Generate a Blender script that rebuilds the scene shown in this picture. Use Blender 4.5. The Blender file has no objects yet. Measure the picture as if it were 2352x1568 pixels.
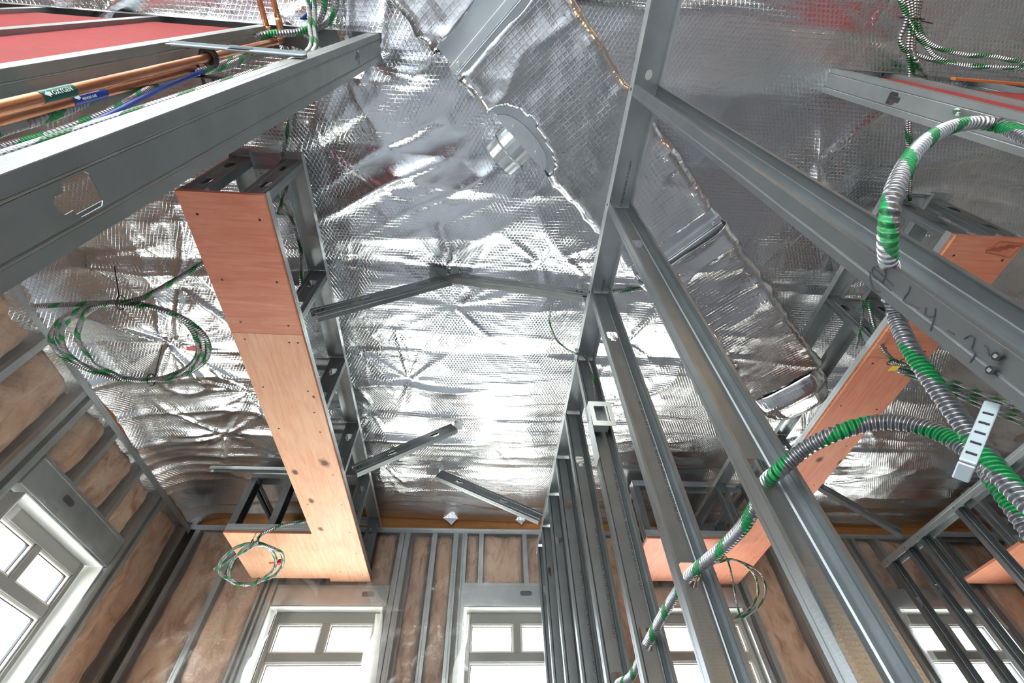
import bpy, math, random
import numpy as np
from mathutils import Vector, Matrix
from mathutils.geometry import tessellate_polygon
random.seed(7); rng = np.random.default_rng(11)
SC = bpy.context.scene; COL = SC.collection
H = 1.1                                  # eye height above the floor; z below is given from the eye
# ------------------------------------------------------------------ camera
FPX, PITCH, YAW, ROLL = 1028.1, math.radians(51.697), math.radians(5.570), math.radians(-2.098)
FW = Vector((math.sin(YAW)*math.cos(PITCH), math.cos(YAW)*math.cos(PITCH), math.sin(PITCH)))
_r = Vector((math.cos(YAW), -math.sin(YAW), 0)); _u = _r.cross(FW)
RT = _r*math.cos(ROLL) + _u*math.sin(ROLL); UP = -_r*math.sin(ROLL) + _u*math.cos(ROLL)
cd = bpy.data.cameras.new('camera'); cam = bpy.data.objects.new('camera', cd); COL.objects.link(cam)
cd.sensor_width = 36; cd.lens = FPX/2352*36; cd.clip_start = .02
M = Matrix((RT, UP, -FW)).transposed().to_4x4(); M.translation = (0, 0, H)
cam.matrix_world = M; SC.camera = cam
# ------------------------------------------------------------------ light
wd = bpy.data.worlds.new('daylight'); SC.world = wd; wd.use_nodes = True
wn = wd.node_tree.nodes; wl = wd.node_tree.links; wn.clear()
bg = wn.new('ShaderNodeBackground'); wo = wn.new('ShaderNodeOutputWorld')
tc = wn.new('ShaderNodeTexCoord'); sx = wn.new('ShaderNodeSeparateXYZ'); mr = wn.new('ShaderNodeMapRange')
mr.inputs[1].default_value = -.4; mr.inputs[2].default_value = .5
mxw = wn.new('ShaderNodeMix'); mxw.data_type = 'RGBA'
mxw.inputs[6].default_value = (.92, .95, .88, 1); mxw.inputs[7].default_value = (.80, .91, 1.0, 1)
wl.new(tc.outputs['Generated'], sx.inputs[0]); wl.new(sx.outputs['Z'], mr.inputs[0]); wl.new(mr.outputs[0], mxw.inputs[0])
wl.new(mxw.outputs[2], bg.inputs[0]); bg.inputs[1].default_value = 11.0
wl.new(bg.outputs[0], wo.inputs[0])
SC.view_settings.view_transform = 'Standard'; SC.view_settings.look = 'None'
SC.view_settings.gamma = 1; SC.view_settings.use_curve_mapping = False
SC.view_settings.exposure = 0.50
try:
    SC.cycles.max_bounces = 8; SC.cycles.diffuse_bounces = 4; SC.cycles.glossy_bounces = 5
    SC.cycles.transparent_max_bounces = 12; SC.cycles.use_denoising = True
    SC.cycles.caustics_reflective = True; SC.cycles.sample_clamp_indirect = 8
except Exception: pass
def portal(name, loc, direction, sx_, sy_):
    l = bpy.data.lights.new(name, 'AREA'); l.shape = 'RECTANGLE'; l.size = sx_; l.size_y = sy_
    l.cycles.is_portal = True
    o = bpy.data.objects.new(name, l); COL.objects.link(o); o.location = loc
    o.rotation_euler = Vector(direction).to_track_quat('-Z', 'Z').to_euler()
def lamp(name, loc, energy, color, r):
    l = bpy.data.lights.new(name, 'POINT'); l.energy = energy; l.color = color; l.shadow_soft_size = r
    o = bpy.data.objects.new(name, l); COL.objects.link(o); o.location = loc
# one warm point lamp added out of view behind right, for the orange glints
lamp('warm_glint_lamp', (2.6, -2.2, H+.7), 32, (1, .62, .3), .05)
# ------------------------------------------------------------------ pixel of the photo -> point on an axis plane (eye at 0)
def W(px, py, ax, val):
    d = RT*((px-1176)/FPX) - UP*((py-784)/FPX) + FW
    return d*(val/d[ax])
# ------------------------------------------------------------------ numpy noise
_T = rng.random((256, 256))
def vn(x, y, s=0):
    x = np.asarray(x, float)+s*17.31; y = np.asarray(y, float)+s*9.77
    i = np.floor(x).astype(int); j = np.floor(y).astype(int); a = x-i; b = y-j
    a = a*a*a*(a*(a*6-15)+10); b = b*b*b*(b*(b*6-15)+10)
    g = lambda p, q: _T[p & 255, q & 255]
    return (g(i, j)*(1-a)+g(i+1, j)*a)*(1-b)+(g(i, j+1)*(1-a)+g(i+1, j+1)*a)*b
def ridge(n): return 1-np.abs(2*n-1)
# ------------------------------------------------------------------ materials
def mat(name):
    m = bpy.data.materials.new(name); m.use_nodes = True
    n = m.node_tree.nodes; return m, n, m.node_tree.links, n['Principled BSDF']
def P(b, **k):
    for key, v in k.items(): b.inputs[key.replace('_', ' ')].default_value = v
def noise(n, l, scale, detail=3, src='Object', sc=(1, 1, 1), rough=.55, dist=0):
    c = n.new('ShaderNodeTexCoord'); mp = n.new('ShaderNodeMapping'); t = n.new('ShaderNodeTexNoise')
    mp.inputs['Scale'].default_value = sc; t.inputs['Scale'].default_value = scale
    t.inputs['Detail'].default_value = detail; t.inputs['Roughness'].default_value = rough; t.inputs['Distortion'].default_value = dist
    l.new(c.outputs[src], mp.inputs[0]); l.new(mp.outputs[0], t.inputs['Vector']); return t
def ramp(n, l, src, stops):
    r = n.new('ShaderNodeValToRGB'); e = r.color_ramp.elements
    while len(e) < len(stops): e.new(.5)
    for k, (p, c) in enumerate(stops): e[k].position = p; e[k].color = c if len(c) == 4 else (*c, 1)
    l.new(src, r.inputs[0]); return r
def bump(n, l, h, b, strength=.3, dist=.01, prev=None):
    u = n.new('ShaderNodeBump'); u.inputs['Strength'].default_value = strength; u.inputs['Distance'].default_value = dist
    l.new(h, u.inputs['Height'])
    if prev: l.new(prev.outputs[0], u.inputs['Normal'])
    if b: l.new(u.outputs[0], b.inputs['Normal'])
    return u
def math_(n, l, op, a, b=None):
    m = n.new('ShaderNodeMath'); m.operation = op
    for k, v in enumerate((a, b)):
        if v is None: continue
        if isinstance(v, (int, float)): m.inputs[k].default_value = v
        else: l.new(v, m.inputs[k])
    return m.outputs[0]
def steel(name, col, rough, metal=.75):
    m, n, l, b = mat(name); P(b, Metallic=metal, Roughness=rough)
    t = noise(n, l, 9, 4)
    r = ramp(n, l, t.outputs[0], [(.3, tuple(c*.82 for c in col)), (.7, col)]); l.new(r.outputs[0], b.inputs['Base Color'])
    t2 = noise(n, l, 26, 3, sc=(1, 1, .35))
    k = bump(n, l, t2.outputs[0], None, .25, .004)
    c = n.new('ShaderNodeTexCoord'); v = n.new('ShaderNodeTexVoronoi'); v.inputs['Scale'].default_value = 150; v.inputs['Randomness'].default_value = .25
    l.new(c.outputs['Object'], v.inputs['Vector'])
    rv = ramp(n, l, v.outputs['Distance'], [(.12, (1, 1, 1)), (.35, (0, 0, 0))])
    bump(n, l, rv.outputs[0], b, .10, .0008, k)
    return m
STEEL = steel('galvanised_steel', (.50, .53, .545), .33)
STEEL2 = steel('framing_steel', (.24, .256, .266), .36, .85)
STEEL3 = steel('dull_framing_steel', (.33, .348, .35), .42, .8)
DUCTM = steel('duct_sheet_metal', (.60, .64, .68), .25)
def plain(name, col, rough=.5, metal=0., spec=None):
    m, n, l, b = mat(name); P(b, Base_Color=(*col, 1), Roughness=rough, Metallic=metal)
    t = noise(n, l, 30, 3); bump(n, l, t.outputs[0], b, .08, .003); return m
BLACK = plain('black_plastic', (.012, .012, .013), .45)
WHITEP = plain('grey_white_plastic', (.36, .41, .44), .38, .3)
INK = plain('marker_ink', (.02, .02, .03), .6)
PRINT = plain('printed_ink', (.05, .055, .06), .7)
WHITEINK = plain('white_print', (.75, .8, .78), .6)
GREENLAB = plain('green_label_film', (.0, .085, .055), .3)
BLUELAB = plain('blue_label_film', (.008, .035, .30), .3)
BLUEC = plain('blue_cable_jacket', (.008, .035, .26), .35)
REDTAG = plain('red_tape', (.65, .012, .02), .5)
YELTAG = plain('yellow_tape', (.75, .5, .01), .5)
ORANGE = plain('orange_edge_paint', (.42, .13, .03), .6)
SASH = plain('warm_grey_window_frame', (.22, .215, .20), .42)
BEAD = plain('glazing_bead', (.62, .60, .56), .35)
LINER = plain('window_liner', (.62, .62, .58), .5)
CLIPW = plain('white_clip', (.7, .72, .68), .5)
FLOORM, n, l, b = mat('concrete_floor'); P(b, Roughness=.75)
t = noise(n, l, 1.6, 6); r = ramp(n, l, t.outputs[0], [(.3, (.37, .385, .40)), (.7, (.50, .515, .53))]); l.new(r.outputs[0], b.inputs['Base Color'])
SHEATH = plain('wall_sheathing', (.32, .28, .24), .8)
def foil(name, rough, scrim, base=(.76, .78, .81), sk=.5):
    m, n, l, b = mat(name); P(b, Metallic=1.0, Roughness=rough)
    t = noise(n, l, 2.2, 3); r = ramp(n, l, t.outputs[0], [(.3, tuple(c*.9 for c in base)), (.7, base)]); l.new(r.outputs[0], b.inputs['Base Color'])
    rr = noise(n, l, 3.1, 2); q = ramp(n, l, rr.outputs[0], [(.3, (rough*.7,)*3), (.75, (rough*1.5,)*3)]); l.new(q.outputs[0], b.inputs['Roughness'])
    f1 = noise(n, l, 38, 5, rough=.65, dist=.6); k = bump(n, l, f1.outputs[0], None, .20, .005)
    f2 = noise(n, l, 9, 4, sc=(1, 1.8, 1), dist=.8); k = bump(n, l, f2.outputs[0], None, .13, .016, k)
    # reinforcing scrim printed through the foil: thin raised threads in three directions
    c = n.new('ShaderNodeTexCoord'); s = n.new('ShaderNodeSeparateXYZ'); l.new(c.outputs['Object'], s.inputs[0])
    tot = None
    for ax, ay, per in scrim:
        u = math_(n, l, 'ADD', math_(n, l, 'MULTIPLY', s.outputs[0], ax/per), math_(n, l, 'MULTIPLY', s.outputs[1], ay/per))
        fr = math_(n, l, 'ABSOLUTE', math_(n, l, 'SUBTRACT', math_(n, l, 'FRACT', u), .5))
        d = math_(n, l, 'LESS_THAN', fr, .085)
        g = n.new('ShaderNodeMapRange'); g.inputs[1].default_value = .17; g.inputs[2].default_value = .03; l.new(fr, g.inputs[0])
        tot = g.outputs[0] if tot is None else math_(n, l, 'MAXIMUM', tot, g.outputs[0])
    msk = noise(n, l, 1.7, 2); mk = ramp(n, l, msk.outputs[0], [(.32, (.12, .12, .12)), (.55, (1, 1, 1))])
    bump(n, l, math_(n, l, 'MULTIPLY', tot, mk.outputs[0]), b, sk, .0022, k)
    return m
FOIL = foil('ceiling_foil', .18, [(0, 1, .0165), (.87, .5, .0165), (-.87, .5, .0165)], sk=.34)
FOILD = foil('duct_wrap_foil', .17, [(.7, .7, .02), (.7, -.7, .02)], (.80, .805, .82), .22)
def ply(name, c0, c1, knots=(), grain='x', edge=False):
    m, n, l, b = mat(name); P(b, Roughness=.62)
    sc = (1.2, 14, 14) if grain == 'x' else (14, 1.2, 14)
    t = noise(n, l, 3.0, 6, sc=sc, dist=1.2); big = noise(n, l, 2.0, 3)
    mixv = math_(n, l, 'ADD', math_(n, l, 'MULTIPLY', t.outputs[0], .55), math_(n, l, 'MULTIPLY', big.outputs[0], .5))
    r = ramp(n, l, mixv, [(.36, c0), (.68, c1)])
    fine = noise(n, l, 26, 4, sc=((.6, 12, 1) if grain == 'x' else (12, .6, 1)))
    fr = ramp(n, l, fine.outputs[0], [(.28, (.62, .55, .5)), (.42, (1, 1, 1))])
    mx = n.new('ShaderNodeMix'); mx.data_type = 'RGBA'; mx.blend_type = 'MULTIPLY'; mx.inputs[0].default_value = .55
    l.new(r.outputs[0], mx.inputs[6]); l.new(fr.outputs[0], mx.inputs[7]); out = mx.outputs[2]
    if knots:
        c = n.new('ShaderNodeTexCoord'); wob = noise(n, l, 22, 2)
        for kx, ky, kr in knots:
            vs = n.new('ShaderNodeVectorMath'); vs.operation = 'SUBTRACT'; vs.inputs[1].default_value = (kx, ky, 0)
            l.new(c.outputs['Object'], vs.inputs[0])
            mm = n.new('ShaderNodeVectorMath'); mm.operation = 'MULTIPLY'; mm.inputs[1].default_value = (1, .7, 0); l.new(vs.outputs[0], mm.inputs[0])
            ln = n.new('ShaderNodeVectorMath'); ln.operation = 'LENGTH'; l.new(mm.outputs[0], ln.inputs[0])
            dd = math_(n, l, 'ADD', ln.outputs['Value'], math_(n, l, 'MULTIPLY', math_(n, l, 'SUBTRACT', wob.outputs[0], .5), kr*1.3))
            g = n.new('ShaderNodeMapRange'); g.inputs[1].default_value = kr*1.5; g.inputs[2].default_value = kr*.55; l.new(dd, g.inputs[0])
            k2 = n.new('ShaderNodeMix'); k2.data_type = 'RGBA'; l.new(g.outputs[0], k2.inputs[0]); l.new(out, k2.inputs[6]); k2.inputs[7].default_value = (.10, .03, .012, 1); out = k2.outputs[2]
    l.new(out, b.inputs['Base Color']); bump(n, l, fine.outputs[0], b, .12, .002); return m
REDPLY = ply('red_fire_treated_plywood', (.19, .009, .012), (.27, .016, .019), grain='y')
REDPLY.node_tree.nodes['Principled BSDF'].inputs['Roughness'].default_value = .7
TIMBER = ply('glulam_timber', (.30, .11, .025), (.46, .20, .06))
EDGE = ply('plywood_edge', (.42, .17, .08), (.66, .40, .22))
DARKEDGE = ply('plywood_red_edge', (.30, .07, .03), (.5, .17, .08))
INSUL, n, l, b = mat('brown_fibre_insulation'); P(b, Roughness=.95)
t = noise(n, l, 7, 6, sc=(1, 1, .55), dist=1.2); r = ramp(n, l, t.outputs[0], [(.28, (.42, .21, .115)), (.5, (.86, .54, .36)), (.75, (.96, .76, .56))])
l.new(r.outputs[0], b.inputs['Base Color']); t = noise(n, l, 40, 5); bump(n, l, t.outputs[0], b, .9, .018)
def film(name, white, gl):
    m, n, l, b = mat(name); n.remove(b); out = n['Material Output']
    tr = n.new('ShaderNodeBsdfTransparent'); tr.inputs[0].default_value = (.97, .97, .96, 1)
    g = n.new('ShaderNodeBsdfGlossy'); g.inputs['Roughness'].default_value = .18; g.inputs[0].default_value = (.95, .95, .95, 1)
    d = n.new('ShaderNodeBsdfDiffuse'); d.inputs[0].default_value = (.8, .79, .76, 1)
    tl = n.new('ShaderNodeBsdfTranslucent'); tl.inputs[0].default_value = (.8, .79, .76, 1)
    dd = n.new('ShaderNodeMixShader'); l.new(d.outputs[0], dd.inputs[1]); l.new(tl.outputs[0], dd.inputs[2])
    m1 = n.new('ShaderNodeMixShader'); m2 = n.new('ShaderNodeMixShader')
    t = noise(n, l, 3, 4); r = ramp(n, l, t.outputs[0], [(.3, (white*.5,)*3), (.8, (white*1.4,)*3)])
    l.new(r.outputs[0], m1.inputs[0]); l.new(tr.outputs[0], m1.inputs[1]); l.new(dd.outputs[0], m1.inputs[2])
    fz = n.new('ShaderNodeFresnel'); fz.inputs[0].default_value = 1.45
    l.new(math_(n, l, 'MULTIPLY', fz.outputs[0], gl), m2.inputs[0]); l.new(m1.outputs[0], m2.inputs[1]); l.new(g.outputs[0], m2.inputs[2])
    t3 = noise(n, l, 9, 4, dist=1); bb = bump(n, l, t3.outputs[0], None, .4, .03); l.new(bb.outputs[0], g.inputs['Normal'])
    l.new(m2.outputs[0], out.inputs[0]); return m
POLY = film('clear_poly_film', .20, 1.3)
POLYL = film('clear_thin_poly_film', .15, .8)
POLYW = film('milky_poly_film', .75, .8)
GLASS, n, l, b = mat('window_glass'); n.remove(b)
tr = n.new('ShaderNodeBsdfTransparent'); g = n.new('ShaderNodeBsdfGlossy'); g.inputs['Roughness'].default_value = .02
mx = n.new('ShaderNodeMixShader'); mx.inputs[0].default_value = .05
l.new(tr.outputs[0], mx.inputs[1]); l.new(g.outputs[0], mx.inputs[2]); l.new(mx.outputs[0], n['Material Output'].inputs[0])
COPPER, n, l, b = mat('copper_pipe'); P(b, Metallic=1, Roughness=.32)
t = noise(n, l, 6, 4, sc=(4, 4, .5)); r = ramp(n, l, t.outputs[0], [(.3, (.42, .16, .08)), (.7, (.82, .40, .22))]); l.new(r.outputs[0], b.inputs['Base Color'])
def armour(name, green, pitch, share):
    m, n, l, b = mat(name)
    uv = n.new('ShaderNodeUVMap'); uv.uv_map = 'UVMap'; s = n.new('ShaderNodeSeparateXYZ'); l.new(uv.outputs[0], s.inputs[0])
    helix = math_(n, l, 'FRACT', math_(n, l, 'ADD', math_(n, l, 'MULTIPLY', s.outputs[0], 1/pitch), s.outputs[1]))
    isg = math_(n, l, 'LESS_THAN', helix, share)
    mx = n.new('ShaderNodeMix'); mx.data_type = 'RGBA'; l.new(isg, mx.inputs[0])
    mx.inputs[6].default_value = (.38, .38, .40, 1)
    t = noise(n, l, 60, 3); gr = ramp(n, l, t.outputs[0], [(.3, tuple(c*.7 for c in green)), (.75, green)]); l.new(gr.outputs[0], mx.inputs[7])
    l.new(mx.outputs[2], b.inputs['Base Color'])
    l.new(math_(n, l, 'MULTIPLY', math_(n, l, 'SUBTRACT', 1, isg), .92), b.inputs['Metallic']); b.inputs['Roughness'].default_value = .3
    wv = math_(n, l, 'SINE', math_(n, l, 'ADD', math_(n, l, 'MULTIPLY', s.outputs[0], 2*math.pi/.0105), math_(n, l, 'MULTIPLY', s.outputs[1], 2*math.pi)))
    bump(n, l, wv, b, .9, .0035); return m
MC = armour('green_striped_armour', (.012, .27, .075), .13, .32)
MCFAR = armour('green_striped_armour_thin', (.012, .17, .04), .16, .38)
# ------------------------------------------------------------------ mesh builder
class MB:
    def __init__(s): s.v = []; s.f = []; s.uv = {}; s.n = 0
    def add(s, verts, faces):
        o = s.n; s.v.extend([tuple(p) for p in verts]); s.n += len(verts)
        s.f.extend([tuple(i+o for i in f) for f in faces]); return o
    def box(s, x0, x1, y0, y1, z0, z1):
        s.add([(x, y, z) for z in (z0, z1) for y in (y0, y1) for x in (x0, x1)],
              [(0, 2, 3, 1), (4, 5, 7, 6), (0, 1, 5, 4), (1, 3, 7, 5), (3, 2, 6, 7), (2, 0, 4, 6)]); return s
    def obox(s, c, ux, uy, uz):   # oriented box: centre and three half vectors
        c, ux, uy, uz = map(Vector, (c, ux, uy, uz))
        s.add([c+ux*a+uy*b_+uz*d for d in (-1, 1) for b_ in (-1, 1) for a in (-1, 1)],
              [(0, 2, 3, 1), (4, 5, 7, 6), (0, 1, 5, 4), (1, 3, 7, 5), (3, 2, 6, 7), (2, 0, 4, 6)]); return s
    def grid(s, X, Y, Z, keep=None):
        a, b_ = X.shape; o = s.n
        s.v.extend(zip(X.ravel().tolist(), Y.ravel().tolist(), Z.ravel().tolist())); s.n += a*b_
        for i in range(a-1):
            for j in range(b_-1):
                if keep is None or keep[i, j]:
                    p = o+i*b_+j; s.f.append((p, p+b_, p+b_+1, p+1))
        return s
    def tube(s, pts, r, n=10, ripple=0, per=.0105, step=.02, cap=True):
        pts = spline(pts, step); o = s.n; T = []; L = [0]
        for i in range(len(pts)):
            d = pts[min(i+1, len(pts)-1)]-pts[max(i-1, 0)]; T.append(d.normalized())
            if i: L.append(L[-1]+(pts[i]-pts[i-1]).length)
        nrm = T[0].orthogonal().normalized()
        for i, p in enumerate(pts):
            nrm = (nrm-T[i]*nrm.dot(T[i])).normalized(); bi = T[i].cross(nrm)
            for k in range(n+1):
                a = 2*math.pi*k/n
                rr = r*(1+ripple*math.sin(2*math.pi*L[i]/per+a)) if ripple else r
                s.v.append(tuple(p+(nrm*math.cos(a)+bi*math.sin(a))*rr)); s.uv[s.n] = (L[i], k/n); s.n += 1
        for i in range(len(pts)-1):
            for k in range(n):
                q = o+i*(n+1)+k; s.f.append((q, q+1, q+n+2, q+n+1))
        if cap:
            s.f.append(tuple(o+k for k in range(n-1, -1, -1))); e = o+(len(pts)-1)*(n+1); s.f.append(tuple(e+k for k in range(n)))
        return s
    def cee(s, p0, p1, fdir, Wd=.092, F=.032, lip=.008, holes=(), grooves=True, hw=.0205):
        p0, p1, fd = Vector(p0), Vector(p1), Vector(fdir); a = p1-p0; L = a.length; a.normalize()
        fd = (fd-a*fd.dot(a)).normalized(); w = a.cross(fd); h = Wd/2
        pt = lambda x, wv, fv: p0+a*x+w*wv+fd*fv
        g = .0022 if grooves else 0
        ws = [(-h, 0), (-h*.62, 0), (-h*.56, g), (-h*.50, 0), (-hw-.003, 0), (hw+.003, 0), (h*.50, 0), (h*.56, g), (h*.62, 0), (h, 0)]
        for i in range(len(ws)-1):
            if i == 4: continue
            (w0, f0), (w1, f1) = ws[i], ws[i+1]
            s.add([pt(0, w0, f0), pt(L, w0, f0), pt(L, w1, f1), pt(0, w1, f1)], [(0, 1, 2, 3)])
        for sg in (-1, 1):
            ff = [0, F*.3, F*.36, F*.42, F]; off = [0, 0, -.0006, 0, 0]
            for i in range(4):
                s.add([pt(0, sg*(h+off[i]), ff[i]), pt(L, sg*(h+off[i]), ff[i]), pt(L, sg*(h+off[i+1]), ff[i+1]), pt(0, sg*(h+off[i+1]), ff[i+1])], [(0, 1, 2, 3)])
            if lip: s.add([pt(0, sg*h, F), pt(L, sg*h, F), pt(L, sg*(h-lip), F), pt(0, sg*(h-lip), F)], [(0, 1, 2, 3)])
        e = hw+.003; last = 0
        for x in sorted(holes):
            x0, x1 = x-.045, x+.045
            if x0 < last or x1 > L: continue
            s.add([pt(last, -e, 0), pt(x0, -e, 0), pt(x0, e, 0), pt(last, e, 0)], [(0, 1, 2, 3)])
            out = [(x0, -e), (x1, -e), (x1, e), (x0, e)]; c = .005; nk = hw*.5
            hol = [(x+q, v_) for q, v_ in ((.032-c, hw), (.032, hw-c), (.032, -hw+c), (.032-c, -hw), (-.012+c, -hw), (-.012, -hw+c), (-.012, -nk), (-.03+c, -nk), (-.03, -nk+c), (-.03, nk-c), (-.03+c, nk), (-.012, nk), (-.012, hw-c), (-.012+c, hw))]
            tri = tessellate_polygon([[Vector((*q, 0)) for q in out], [Vector((*q, 0)) for q in hol]])
            s.add([pt(q[0], q[1], 0) for q in out+hol], [tuple(t_) for t_ in tri]); last = x1
        s.add([pt(last, -e, 0), pt(L, -e, 0), pt(L, e, 0), pt(last, e, 0)], [(0, 1, 2, 3)])
        return s
    def base(s):
        a = np.array(s.v); return Vector(((a[:, 0].min()+a[:, 0].max())/2, (a[:, 1].min()+a[:, 1].max())/2, a[:, 2].min()))
def spline(pts, step):
    pts = [Vector(p) for p in pts]
    if len(pts) == 2:
        k = max(2, int((pts[1]-pts[0]).length/step)+1); return [pts[0].lerp(pts[1], i/(k-1)) for i in range(k)]
    q = [pts[0]*2-pts[1]]+pts+[pts[-1]*2-pts[-2]]; out = []
    for i in range(1, len(q)-2):
        k = max(2, int((q[i+1]-q[i]).length/step))
        for j in range(k):
            t_ = j/k; a, b_, c, d = q[i-1:i+3]
            out.append(.5*((2*b_)+(c-a)*t_+(2*a-5*b_+4*c-d)*t_*t_+(3*b_-a-3*c+d)*t_**3))
    out.append(pts[-1]); return out
def build(name, mb, m, parent=None, solid=0, smooth=False, bevel=0):
    L = parent['_L'] if parent else None
    org = Vector(L) if L is not None else mb.base()
    me = bpy.data.meshes.new(name)
    me.from_pydata([(x-org.x, y-org.y, z-org.z) for x, y, z in mb.v], [], mb.f)
    if mb.uv:
        uvl = me.uv_layers.new(name='UVMap'); arr = np.zeros((len(me.loops), 2)); vi = np.zeros(len(me.loops), int); me.loops.foreach_get('vertex_index', vi)
        tab = np.zeros((mb.n, 2))
        for k, v in mb.uv.items(): tab[k] = v
        uvl.data.foreach_set('uv', tab[vi].ravel())
    me.materials.append(m)
    if smooth: me.polygons.foreach_set('use_smooth', [True]*len(me.polygons))
    o = bpy.data.objects.new(name, me); COL.objects.link(o)
    if parent: o.parent = parent
    else: o.location = (org.x, org.y, org.z+H)
    o['_L'] = tuple(org)
    if solid: k = o.modifiers.new('gauge', 'SOLIDIFY'); k.thickness = solid; k.offset = 0
    if bevel: k = o.modifiers.new('bevel', 'BEVEL'); k.width = bevel; k.segments = 2; k.limit_method = 'ANGLE'
    return o
def tag(o, label, cat, group=None):
    o['label'] = label; o['category'] = cat
    if group: o['group'] = group
    return o
def struct(o): o['kind'] = 'structure'; return o
def thing(name, base, label=None, cat=None, group=None):
    o = bpy.data.objects.new(name, None); COL.objects.link(o); o.empty_display_size = .1
    o.location = (base[0], base[1], base[2]+H); o['_L'] = tuple(base)
    if label: tag(o, label, cat, group)
    return o
def fontmesh(name, body, m, parent, origin, xdir, ydir, size, depth=.0004, font_sx=1.0):
    cu = bpy.data.curves.new('t', 'FONT'); cu.body = body; cu.size = size; cu.extrude = depth; cu.resolution_u = 2
    t_ = bpy.data.objects.new('t', cu); me = bpy.data.meshes.new_from_object(t_); bpy.data.objects.remove(t_)
    x, y = Vector(xdir).normalized()*font_sx, Vector(ydir).normalized(); z = x.cross(y).normalized(); o = Vector(origin)
    mb = MB(); mb.add([o+x*v.co.x+y*v.co.y+z*v.co.z for v in me.vertices], [tuple(p.vertices) for p in me.polygons])
    bpy.data.meshes.remove(me); return build(name, mb, m, parent)
# ================================================================== SETTING
XL, YB, ZC = -2.50, 3.90, 2.27
XR, YR = 6.6, -5.2
struct(build('floor', MB().box(XL-.3, XR+.3, YR-.3, YB+.3, -H-.15, -H), FLOORM))
tag(build('foil_dimming_sheet', MB().box(.62, XR-.05, YR+.05, YB-.1, -H, -H+.004), plain('foil_dimming_dark', (.27, .27, .285), .7)), 'dark sheet added on the unseen right floor to dim the foil above', 'light dimming sheet')  # dark sheet added out of view so the right foil reflects less light
# --- foil ceiling
def foil_h(x, y):
    wx = x+.10*(vn(x*2.3, y*2.3, 1)-.5); wy = y+.07*(vn(x*2.6, y*2.6, 2)-.5)
    h = .035*vn(x*.9, y*1.5, 3)
    # sag between the hidden joists (joists run across, pinned every 0.6 m)
    h += .030*np.abs(np.sin(math.pi*(wy-.03)/.61))**.8*(.4+.9*vn(x*.7, y*.7, 4))
    # long folds running across the room
    m1 = np.clip(vn(x*.9, y*.9, 5)*2.4-.7, 0, 1)
    h += .034*m1*ridge(vn(wx*.55, wy*3.6, 6))**2.5 + .009*ridge(vn(wx*1.0, wy*10, 7))**4*np.clip(1.8*vn(x*1.1, y*1.1, 8)-.5, 0, 1)
    # diagonal folds pulled towards the duct, near the camera
    a = math.radians(-32); u = wx*math.cos(a)+wy*math.sin(a); v = -wx*math.sin(a)+wy*math.cos(a)
    m2 = np.clip((1.25-y)/.5, 0, 1)*np.clip((.6-x)/.5, 0, 1)
    h += m2*(.040*ridge(vn(u*.6, v*4.2, 9))**3+.010*ridge(vn(u*1.3, v*10, 10))**4)
    # crinkle, stretched across the room, strong only in patches
    c = np.clip(2.2*vn(x*1.1, y*1.2, 11)-.65, .22, 1)
    h += c*(.0040*ridge(vn(wx*3.2, wy*11, 12))**2+.0016*ridge(vn(wx*9, wy*26, 13)))+.0005*vn(x*30, y*60, 14)
    for k, (px, py, A, R) in enumerate(PINCH):
        dx, dy = x-px, y-py; r = np.hypot(dx, dy)+1e-6; th = np.arctan2(dy*1.25, dx)
        n_ = 2+k % 2; ph = k*1.7+3.0*(vn(th*.9+k, r*1.6, 15)-.5)
        env = np.exp(-r/R)*np.clip(r/.05, 0, 1)*np.clip(2.6*vn(np.cos(th)*1.1+k*3.3, np.sin(th)*1.1+k*1.9, 22)-.65, 0, 1.2)
        h += A*env*(.55*ridge((np.sin(th*n_+ph*2)+1)/2)**3+.14*ridge((np.sin(th*(2*n_+3)+ph)+1)/2)**4)-.3*A*np.exp(-(r/.13)**2)
    return h
PINCH = [(-.22, 1.28, .045, .32), (-.19, 2.55, .05, .34), (-.35, 3.12, .035, .25), (-.80, .66, .05, .2), (-.80, 1.26, .045, .22), (-.80, 1.86, .045, .22), (-.80, 2.46, .05, .25), (-.80, 3.08, .04, .22),
         (.30, 1.20, .04, .2), (-.2, 1.50, .04, .3), (-1.75, 1.45, .05, .35), (-1.95, 1.85, .06, .4), (-2.2, 1.3, .05, .25), (-1.6, 2.3, .045, .35), (-1.9, 2.75, .05, .3), (-.5, 2.1, .03, .3), (.1, 2.8, .03, .3),
         (.9, 1.75, .05, .25), (1.0, 2.3, .05, .35), (1.25, 2.75, .05, .25), (1.6, .55, .05, .35), (1.75, .85, .045, .3), (2.5, .9, .04, .35), (1.55, .05, .03, .3), (2.7, 1.9, .05, .35), (2.5, 2.6, .05, .4), (3.0, 3.2, .04, .3), (-.62, .33, .06, .3), (-.5, .28, .05, .25), (.55, 1.3, .035, .25), (2.3, 1.2, .045, .3)]
xs = np.arange(XL-.08, 5.4, .0125); ys = np.arange(-.6, YB+.001, .0125)
X, Y = np.meshgrid(xs, ys, indexing='ij'); HH = foil_h(X, Y)
edge = np.clip((X-(XL-.08))/.35, 0, 1)*1.0
Z = ZC-HH - .17*(1-edge)**2.2*(.75+.5*vn(X*2, Y*2.2, 21)) + .02*np.clip((Y-3.5)/.4, 0, 1)
ceil_o = struct(build('ceiling', MB().grid(X, Y, Z), FOIL, smooth=True))
struct(build('ceiling_hall', MB().box(XL-.2, XR, YR, -.58, ZC-.02, ZC+.05).box(5.36, XR, -.58, YB, ZC-.02, ZC+.05), FOIL))
struct(build('roof_deck', MB().box(XL-.3, XR+.3, YR-.3, YB+.4, ZC+.10, ZC+.2), SHEATH))
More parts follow.
